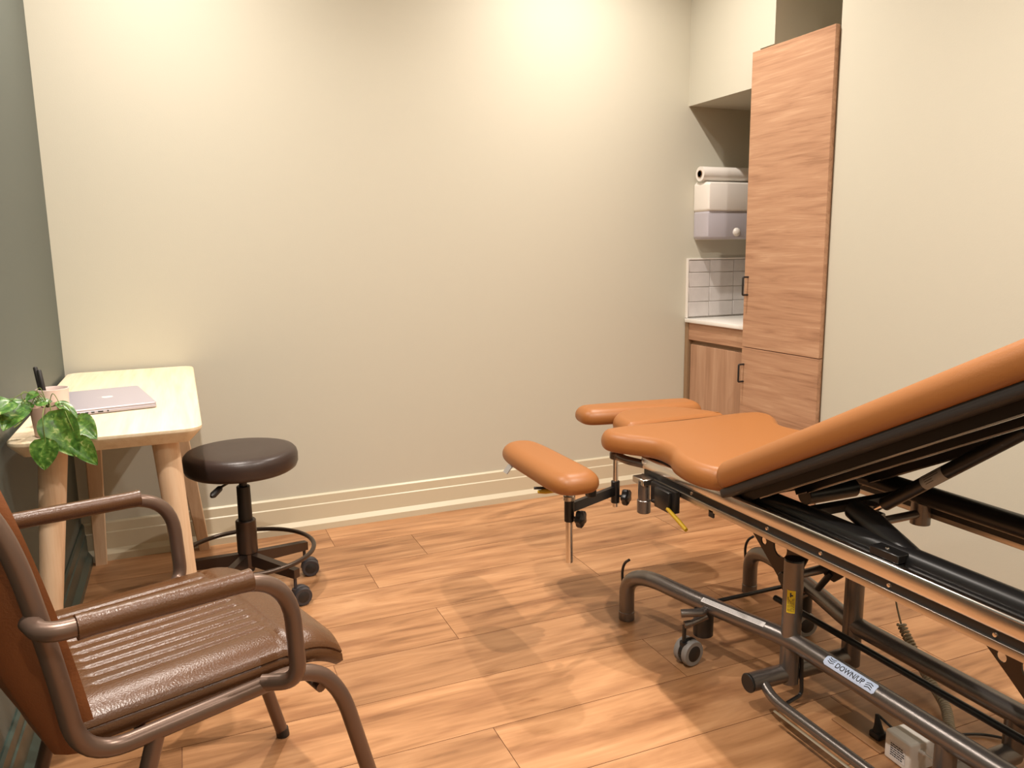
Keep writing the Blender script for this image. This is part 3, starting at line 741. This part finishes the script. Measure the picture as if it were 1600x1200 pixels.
# lifting plates with round holes
def lift(xp, dy, dz):
    bm = NB(); outer = [(-1.600, .475), (-1.915, .475), (-1.880, .420), (-1.850, .362), (-1.838, .325), (-1.815, .262), (-1.793, .262), (-1.766, .306), (-1.724, .342), (-1.662, .393), (-1.630, .432)]
    outer = [V((a+dy, b_+dz)) for a, b_ in outer]
    plate(bm, [outer, circ(-1.768+dy, .388, .025), circ(-1.704+dy, .386, .011, 14)], lambda a, b_, k: V((xp+k, a, b_)), .005)
    finish(bm, 'lift_plate', M['plate'], t, False)
lift(1.817, 0, 0); lift(1.817, -.672, .010)
bm = NB(); cyl(bm, (1.81, -1.798, .318), (1.99, -1.798, .318), .010, n=18); finish(bm, 'pivot_shaft', M['blackpaint'], t)
bm = NB(); cyl(bm, (1.800, -1.798, .318), (1.818, -1.798, .318), .017, n=18, bevel=.002); finish(bm, 'pivot_bolt', M['blackpaint'], t)
bm = NB(); pl = [(-1.80, .40), (-1.795, .33), (-1.815, .306), (-1.845, .303), (-1.870, .325), (-1.92, .40)]
plate(bm, [pl], lambda a, b_, k: V((1.93+k, a, b_)), .006); finish(bm, 'actuator_bracket', M['plate'], t, False)
bm = NB(); tube(bm, [(1.81, -1.845, .345), (1.93, -1.82, .335)], .011, 14); finish(bm, 'link_rod', M['gun'], t)
bm = NB(); tube(bm, [(1.932, -1.79, .262), (1.932, -1.835, .325)], .009, 10); finish(bm, 'damper', M['blackpaint'], t)
# upper frame
for s in (-1, 1):
    xr = X0-.240*s
    def q(dx, y, z): return V((xr+dx*s, y, z))
    def bar(bm, dx0, dx1, y0, y1, z0, z1, bv=0):
        a = q(dx0, y0, z0); b_ = q(dx1, y1, z1); box(bm, (min(a.x, b_.x), min(a.y, b_.y), z0), (max(a.x, b_.x), max(a.y, b_.y), z1), bv, 3)
    bm = NB(); bar(bm, 0, .028, -3.02, -1.348, .519, .557, .007); rl = finish(bm, 'side_rail', M['steel'], t)
    bm = NB(); bar(bm, .001, .0085, -3.0, -1.352, .486, .502, .001); lo_ = finish(bm, 'accessory_rail', M['brushed'], t)
    bm = NB(); bar(bm, .006, .012, -3.0, -1.36, .500, .521, 0); finish(bm, 'rail_web', M['blackpaint'], t)
    bm = NB(); tube(bm, [q(.053, -1.36, .557), q(.053, -3.02, .557)], .0255, 24); finish(bm, 'frame_tube', M['blackpaint'], t)
    for yy in (-1.365, -1.60, -1.90, -2.07, -2.25, -2.47, -2.75):
        bm = NB(); lathe(bm, [(0, .004), (.004, .0035), (.0048, 0)], q(.006 if yy < -1.4 else 0, yy, .511 if yy < -1.4 else .540), 12, (-s, 0, 0)); finish(bm, 'screw', M['steel'], rl)
for yy, rr_ in ((-1.40, .018), (-2.98, .02)):
    bm = NB(); tube(bm, [(X0-.19, yy, .545), (X0+.19, yy, .545)], rr_, 18); finish(bm, 'cross_member', M['blackpaint'], t)
bm = NB(); cyl(bm, (1.835, -1.825, .545), (2.00, -1.825, .545), .024, n=24, bevel=.002); finish(bm, 'hinge_tube', M['blackpaint'], t)
bm = NB(); box(bm, (1.72, -1.930, .530), (2.06, -1.900, .550), .002, 1); finish(bm, 'hinge_beam', M['blackpaint'], t)
bm = NB(); box(bm, (1.72, -1.76, .535), (2.06, -1.66, .548), .002, 1); finish(bm, 'hinge_plate', M['plate'], t)
bm = NB(); cyl(bm, (1.885, -1.98, .515), (1.885, -1.98, .565), .022, n=20); box(bm, (1.870, -2.02, .53), (1.90, -1.92, .55), .003, 1); finish(bm, 'spring_mount', M['gun'], t)
# gusset on the near tube
bm = NB(); tube(bm, [(1.745, -2.070, .598), (1.732, -2.13, .588), (1.705, -2.26, .560)], [.024, .026, .022], 20); box(bm, (1.656, -2.265, .558), (1.700, -2.195, .576), .002, 1); finish(bm, 'socket', M['blackpaint'], t)
bm = NB(); lathe(bm, [(0, .003), (.004, .002), (.0045, 0)], (1.672, -2.225, .576), 12); finish(bm, 'socket_screw', M['steel'], t)
# far uprights below the far tube
bm = NB(); cyl(bm, (2.105, -1.945, .470), (2.105, -1.945, .540), .024, n=24); tube(bm, [(1.95, -1.950, .498), (2.09, -1.948, .498)], .011, 14); cyl(bm, (2.128, -1.965, .515), (2.150, -1.965, .515), .006, n=10); finish(bm, 'socket', M['gun'], t)

# seat pad
def sym(half):
    return [V((X0+a, b_)) for a, b_ in half]+[V((X0-a, b_)) for a, b_ in half[::-1]]
half = [(0, -1.765), (.12, -1.765), (.215, -1.765), (.262, -1.750), (.286, -1.705), (.290, -1.64), (.275, -1.565), (.245, -1.50), (.238, -1.43), (.262, -1.375), (.298, -1.325), (.318, -1.27), (.300, -1.218), (.25, -1.203), (.18, -1.200), (.08, -1.203), (0, -1.205)]
full = [V((X0+a, b_)) for a, b_ in half]+[V((X0-a, b_)) for a, b_ in half[-2:0:-1]]
out = [V((p.x, p.y)) for p in catmull([V((p.x, p.y, 0)) for p in full], 5, True)]
bm = NB(); cushion(bm, out, lambda x, y, z: V((x, y, .560+z)), .060, .030, .014, 8, True); finish(bm, 'seat_pad', M['tan'], t)
bm = NB(); box(bm, (1.665, -1.725, .548), (2.115, -1.225, .5605), .003, 1); finish(bm, 'seat_board', M['board'], t)
# centre foot segment
out = [V((p.x, p.y)) for p in catmull([V((X0+a, b_, 0)) for a, b_ in ((-.02, -1.197), (.12, -1.196), (.19, -1.190), (.192, -1.15), (.155, -1.07), (.10, -1.005), (0, -.978), (-.10, -.990), (-.160, -1.045), (-.182, -1.12), (-.185, -1.180), (-.14, -1.196))], 6, True)]
bm = NB(); cushion(bm, out, lambda x, y, z: V((x, y, .562+z)), .056, .030, .012, 7); finish(bm, 'leg_pad', M['tan'], t)
bm = NB(); box(bm, (1.76, -1.24, .548), (2.02, -1.03, .5625), .003, 1); finish(bm, 'leg_board', M['board'], t)
# back section raised towards the camera side
BA = math.radians(27.7); H = V((0, -1.752, .563))
def bk(x, l, n_): return V((x, H.y-l*math.cos(BA)-n_*math.sin(BA)*-1*-1, H.z+l*math.sin(BA)+n_*math.cos(BA)))
def bkp(x, l, n_): return V((x, H.y-l*math.cos(BA)+n_*math.sin(BA)*-1, H.z+l*math.sin(BA)+n_*math.cos(BA)))
bkp = lambda x, l, n_: V((x, H.y-l*math.cos(BA)+n_*math.sin(BA), H.z+l*math.sin(BA)+n_*math.cos(BA)))
out = rrect(X0-.300, .018, X0+.300, 1.06, .055, 8)
bm = NB(); cushion(bm, out, bkp, .064, .036, .016, 8); finish(bm, 'backrest_pad', M['tan'], t)
bm = NB(); cushion(bm, rrect(X0-.288, .01, X0+.288, 1.045, .04, 6), lambda x, l, n_: bkp(x, l, n_-.019), .019, .002, .002, 2); finish(bm, 'backrest_board', M['board'], t)
def obar(bm, x0, x1, l0, l1, n0, n1):
    c = [bm.verts.new(bkp(x, l, n_)) for x in (x0, x1) for l in (l0, l1) for n_ in (n0, n1)]
    for f in ((0, 1, 3, 2), (4, 6, 7, 5), (0, 4, 5, 1), (2, 3, 7, 6), (0, 2, 6, 4), (1, 5, 7, 3)): bm.faces.new([c[i] for i in f])
for xx in (X0-.225, X0+.190):
    bm = NB(); obar(bm, xx, xx+.035, .03, 1.0, -.040, -.0195); bb_ = finish(bm, 'backrest_bar', M['blackpaint'], t, False)
    bm = NB(); obar(bm, xx-.001, xx+.006, .10, .99, -.0435, -.0402); finish(bm, 'trim_strip', M['steel'], bb_, False)
for xx in (X0-.135, X0+.100):
    bm = NB(); obar(bm, xx, xx+.035, .12, .95, -.050, -.0195); bb_ = finish(bm, 'backrest_bar', M['blackpaint'], t, False)
    bm = NB(); obar(bm, xx-.001, xx+.006, .16, .94, -.0535, -.0502); finish(bm, 'trim_strip', M['steel'], bb_, False)
bm = NB(); obar(bm, X0-.21, X0+.21, .80, .84, -.075, -.051); finish(bm, 'backrest_cross_bar', M['blackpaint'], t, False)
for xx in (X0-.20, X0+.18):
    bm = NB(); cyl(bm, (xx, -1.775, .542), (xx+.02, -1.775, .542), .017, n=16); finish(bm, 'hinge', M['blackpaint'], t)
# gas spring
g0 = V((1.885, -2.000, .556)); g1 = V((1.890, -2.335, .818)); d = (g1-g0).normalized()
bm = NB(); tube(bm, [g0, g0+d*.06], .007, 12); finish(bm, 'spring_rod', M['steel'], t)
bm = NB(); cyl(bm, g0+d*.03, g1, .0155, n=24, bevel=.003); gs = finish(bm, 'gas_spring', M['blackpaint'], t)
bm = NB(); x_, y_ = frame(d); patch(bm, g0+d*.16, d, V((-.8, -.5, .3))-d*V((-.8, -.5, .3)).dot(d), .0159, -1.3, 1.3, .062, 10); sl = finish(bm, 'spring_label', M['greytag'], gs); sl['label'] = 'grey rating label'
bm = NB(); rr = random.Random(2)
for k in range(4): patch(bm, g0+d*(.172), d, V((-.8, -.5, .3))-d*V((-.8, -.5, .3)).dot(d), .0161, -.7+.32*k, -.62+.32*k, rr.uniform(.02, .042), 1)
finish(bm, 'print', M['ink'], sl, False)
bm = NB(); lathe(bm, [(.007, -.006), (.0135, -.006), (.0135, .006), (.007, .006), (.007, -.006)], g1+d*.014, 20, (1, 0, 0)); finish(bm, 'spring_eye', M['steel'], gs)
bm = NB(); cyl(bm, g1+d*.014+V((-.02, 0, 0)), g1+d*.014+V((.02, 0, 0)), .0065, n=12); tube(bm, [g1+d*.014+V((.018, 0, 0)), g1+d*.014+V((.018, -.045, .055))], .008, 10); finish(bm, 'spring_bracket', M['blackpaint'], t)
# near knee support
def knob(bm, c, ax_):
    n = 40; pr = [(.0, 0), (.021, 0), (.0235, .004), (.0235, .016), (.018, .021), (0, .023)]; c = V(c); d_ = V(ax_).normalized(); x, y = frame(d_); rings = []
    for (r, z) in pr:
        rings.append([bm.verts.new(c+d_*z+(x*math.cos(2*PI*j/n)+y*math.sin(2*PI*j/n))*max(r, 1e-4)*(1+.13*math.cos(5*2*PI*j/n))) for j in range(n)])
    for A, B in zip(rings, rings[1:]):
        for j in range(n): bm.faces.new((A[j], A[(j+1) % n], B[(j+1) % n], B[j]))
    tube(bm, [c-d_*.012, c], .004, 10)
K1 = V((1.622, -1.25, 0)); K2 = V((1.405, -1.36, 0))
bm = NB(); tube(bm, catmull([(1.668, -1.372, .530), (1.652, -1.335, .530), (1.632, -1.30, .533), (1.622, -1.25, .537)], 6), [.013]*18+[.017], 14); cyl(bm, K1+V((0, 0, .526)), K1+V((0, 0, .548)), .019, n=20, bevel=.003); br_ = finish(bm, 'support_bracket', M['gun'], t)
bm = NB(); cyl(bm, K1+V((0, 0, .372)), K1+V((0, 0, .54)), .0085, n=18); finish(bm, 'support_post', M['steel'], t)
bm = NB(); cyl(bm, K1+V((0, 0, .385)), K1+V((0, 0, .455)), .0135, n=20, bevel=.001)
d_ = (K2-K1); dn_ = d_.normalized(); sdv = V((-dn_.y, dn_.x, 0)); a = K1+V((0, 0, .425)); b2 = K2+V((0, 0, .432))
R_ = []
for p in (a, b2): R_.append([bm.verts.new(p+sdv*x+V((0, 0, z))) for x, z in ((-.007, -.014), (.007, -.014), (.007, .014), (-.007, .014))])
for j in range(4): bm.faces.new((R_[0][j], R_[0][(j+1) % 4], R_[1][(j+1) % 4], R_[1][j]))
bm.faces.new(R_[0]); bm.faces.new(R_[1][::-1])
cyl(bm, K2+V((0, 0, .392)), K2+V((0, 0, .455)), .0145, n=20, bevel=.001); finish(bm, 'swing_arm', M['blackpaint'], t)
bm = NB(); cyl(bm, K2+V((0, 0, .455)), K2+V((0, 0, .470)), .0175, n=20, bevel=.002); finish(bm, 'collar', M['brushed'], t)
bm = NB(); cyl(bm, K2+V((0, 0, .266)), K2+V((0, 0, .485)), .0105, n=20, bevel=.002); finish(bm, 'support_post', M['steel'], t)
for K, z, off in ((K1, .408, .014), (K2, .405, .014)):
    bm = NB(); dk = V((.62, -.78, 0)).normalized(); knob(bm, K+V((0, 0, z))+dk*(off+.012), dk); finish(bm, 'knob', M['blackpaint'], t)
bm = NB(); cyl(bm, K2+V((0, 0, .478)), K2+V((0, 0, .512)), .013, .022, 20); box(bm, (1.345, -1.44, .500), (1.425, -1.20, .514), .003, 1); box(bm, (1.410, -1.47, .492), (1.435, -1.445, .514), .003, 1); finish(bm, 'support_plate', M['blackpaint'], t)
bm = NB(); tube(bm, [(1.36, -1.37, .492), (1.335, -1.35, .488), (1.318, -1.335, .485)], [.005, .0075, .005], 12); finish(bm, 'release_lever', M['yellow'], t)
bm = NB(); tube(bm, [(1.36, -1.36, .498), (1.31, -1.325, .494)], .004, 10); finish(bm, 'release_lever_rod', M['blackpaint'], t)
out = [V((p.x, p.y)) for p in catmull([V((a_, b_, 0)) for a_, b_ in ((1.375, -1.505), (1.425, -1.492), (1.448, -1.44), (1.449, -1.30), (1.446, -1.14), (1.430, -1.06), (1.375, -1.032), (1.322, -1.06), (1.304, -1.14), (1.301, -1.30), (1.303, -1.44), (1.325, -1.492))], 7, True)]
bm = NB(); cushion(bm, out, lambda x, y, z: V((x, y, .514+z)), .056, .042, .016, 9); kp = finish(bm, 'knee_pad', M['tan'], t)
bm = NB(); box(bm, (1.300, -1.165, .492), (1.303, -1.135, .520), rot=Matrix.Rotation(.7, 3, 'Y')); finish(bm, 'care_tag', M['greytag'], kp, False)
# far knee pad, swung across the foot end
FA = math.atan2(-.05, .39); FC = V((1.900, -.935))
def fp(x, y, z): return V((FC.x+x*math.cos(FA)-y*math.sin(FA), FC.y+x*math.sin(FA)+y*math.cos(FA), .566+z))
out = [V((p.x, p.y)) for p in catmull([V((a_, b_, 0)) for a_, b_ in ((-.232, 0), (-.222, -.050), (-.17, -.072), (0, -.074), (.17, -.072), (.222, -.050), (.232, 0), (.222, .048), (.17, .068), (0, .070), (-.17, .068), (-.222, .048))], 7, True)]
bm = NB(); cushion(bm, out, fp, .056, .040, .016, 8); finish(bm, 'knee_pad', M['tan'], t)
bm = NB(); tube(bm, catmull([(2.112, -1.372, .538), (2.13, -1.33, .538), (2.15, -1.28, .540), (2.15, -1.22, .540)], 6), .013, 14); cyl(bm, (2.15, -1.20, .39), (2.15, -1.20, .556), .0085, n=16)
tube(bm, [(2.15, -1.20, .43), (1.93, -.95, .43)], .012, 10); cyl(bm, (1.93, -.95, .33), (1.93, -.95, .552), .0105, n=16); box(bm, (1.84, -.98, .552), (2.02, -.91, .566), .003, 1); finish(bm, 'support_bracket', M['gun'], t)
# clamp with handle on the near accessory rail
bm = NB(); cyl(bm, (1.628, -1.405, .402), (1.628, -1.405, .500), .0175, n=24, bevel=.002); cyl(bm, (1.628, -1.405, .400), (1.628, -1.405, .440), .020, n=24, bevel=.002); cl = finish(bm, 'clamp_socket', M['gun'], t)
bm = NB(); box(bm, (1.632, -1.555, .440), (1.650, -1.432, .503), .003, 2); box(bm, (1.620, -1.54, .440), (1.634, -1.47, .498), .003, 2); finish(bm, 'clamp_body', M['blackpaint'], t)
bm = NB(); box(bm, (1.612, -1.425, .486), (1.650, -1.365, .505), .002, 1); finish(bm, 'clamp_bracket', M['brushed'], t)
bm = NB(); tube(bm, [(1.622, -1.535, .452), (1.618, -1.60, .434), (1.615, -1.635, .424)], [.0055, .006, .0055], 10); finish(bm, 'clamp_lever', M['yellow'], t)
bm = NB(); box(bm, (1.651, -1.70, .472), (1.657, -1.68, .492), .001, 1); finish(bm, 'rail_stop', M['blackpaint'], t)

# ------------------------------------------------------------------ floor outlet, power supply, cables
t = thing('floor_outlet', 'flat brown floor outlet plate with black plug under the treatment couch', 'floor outlet', (1.92, -2.03, 0))
OUT = t
bm = NB(); box(bm, (1.835, -2.105, .0002), (1.995, -1.955, .005), .001, 1); finish(bm, 'cover_plate', M['floorplate'], t, False)
bm = NB(); box(bm, (1.862, -2.075, .005), (1.892, -2.045, .022), .004, 2); tube(bm, [(1.877, -2.06, .018), (1.877, -2.058, .036), (1.880, -2.05, .060)], [.014, .009, .004], 14); finish(bm, 'plug', M['plug'], t)
t = thing('power_supply', 'white boxy power supply with printed label on the floor under the treatment couch', 'power supply', (1.88, -2.14, 0))
RZ = Matrix.Rotation(math.radians(-3), 3, 'Z')
bm = NB(); box(bm, (1.838, -2.185, .0), (1.915, -2.112, .070), .005, 3, RZ); ho = finish(bm, 'housing', M['white'], t)
bm = NB(); box(bm, (1.8372, -2.172, .012), (1.8377, -2.128, .052), rot=RZ, piv=(1.8765, -2.1485, .035)); lb = finish(bm, 'rating_label', M['wlabel'], ho, False)
bm = NB(); rr = random.Random(4)
for k in range(6):
    y = -2.131
    while y > -2.165:
        ln = rr.uniform(.003, .009); box(bm, (1.8367, y-ln, .017+.0055*k), (1.8371, y, .0195+.0055*k), rot=RZ, piv=(1.8765, -2.1485, .035)); y -= ln+.0015
finish(bm, 'print', M['ink'], lb, False)
bm = NB(); tube(bm, fillet([(1.865, -2.184, .050), (1.865, -2.205, .050), (1.868, -2.27, .046), (1.89, -2.40, .01), (2.0, -2.6, .008)], .03), [.006]*2+[.003]*(2+3*8-2), 10); finish(bm, 'cord', M['white'], ho)
# coiled handset cable
bm = NB(); pts = [V((2.13, -1.78, .47)), V((2.19, -1.79, .34)), V((2.20, -1.805, .28)), V((2.20, -1.811, .19)), V((2.202, -1.832, .125))]
tube(bm, catmull(pts, 6), .0026, 8)
path = catmull([(2.202, -1.832, .125), (2.20, -1.850, .104), (2.19, -1.880, .085), (2.16, -1.95, .05), (2.10, -2.06, .03), (2.02, -2.14, .025), (1.985, -2.20, .03), (1.975, -2.30, .05)], 40)
co = []; ph = 0
for i, p in enumerate(path):
    if i: ph += (p-path[i-1]).length/.0055*2*PI
    d_ = (path[min(i+1, len(path)-1)]-path[max(i-1, 0)]).normalized(); x, y = frame(d_)
# resample finely for a smooth helix
tot = 0; seg = []
for a, b_ in zip(path, path[1:]): seg.append((tot, a, b_)); tot += (b_-a).length
N_ = int(tot/.0095*14); k = 0
for i in range(N_):
    s = tot*i/N_
    while k < len(seg)-1 and seg[k+1][0] <= s: k += 1
    s0, a, b_ = seg[k]; L0 = (b_-a).length; p = a.lerp(b_, (s-s0)/L0); x, y = frame(b_-a); an = 2*PI*s/.0095
    co.append(p+(x*math.cos(an)+y*math.sin(an))*.0098)
tube(bm, co, .0034, 8)
o = finish(bm, 'coiled_cable', M['cable'], COUCH); o['label'] = 'beige coiled handset cable'
bm = NB(); tube(bm, catmull([(1.885, -2.05, .055), (1.93, -2.10, .012), (2.02, -2.12, .006), (2.12, -2.16, .006), (2.17, -2.25, .006), (2.2, -2.5, .006)], 8), .0032, 8)
finish(bm, 'plug_lead', M['plug'], OUT)
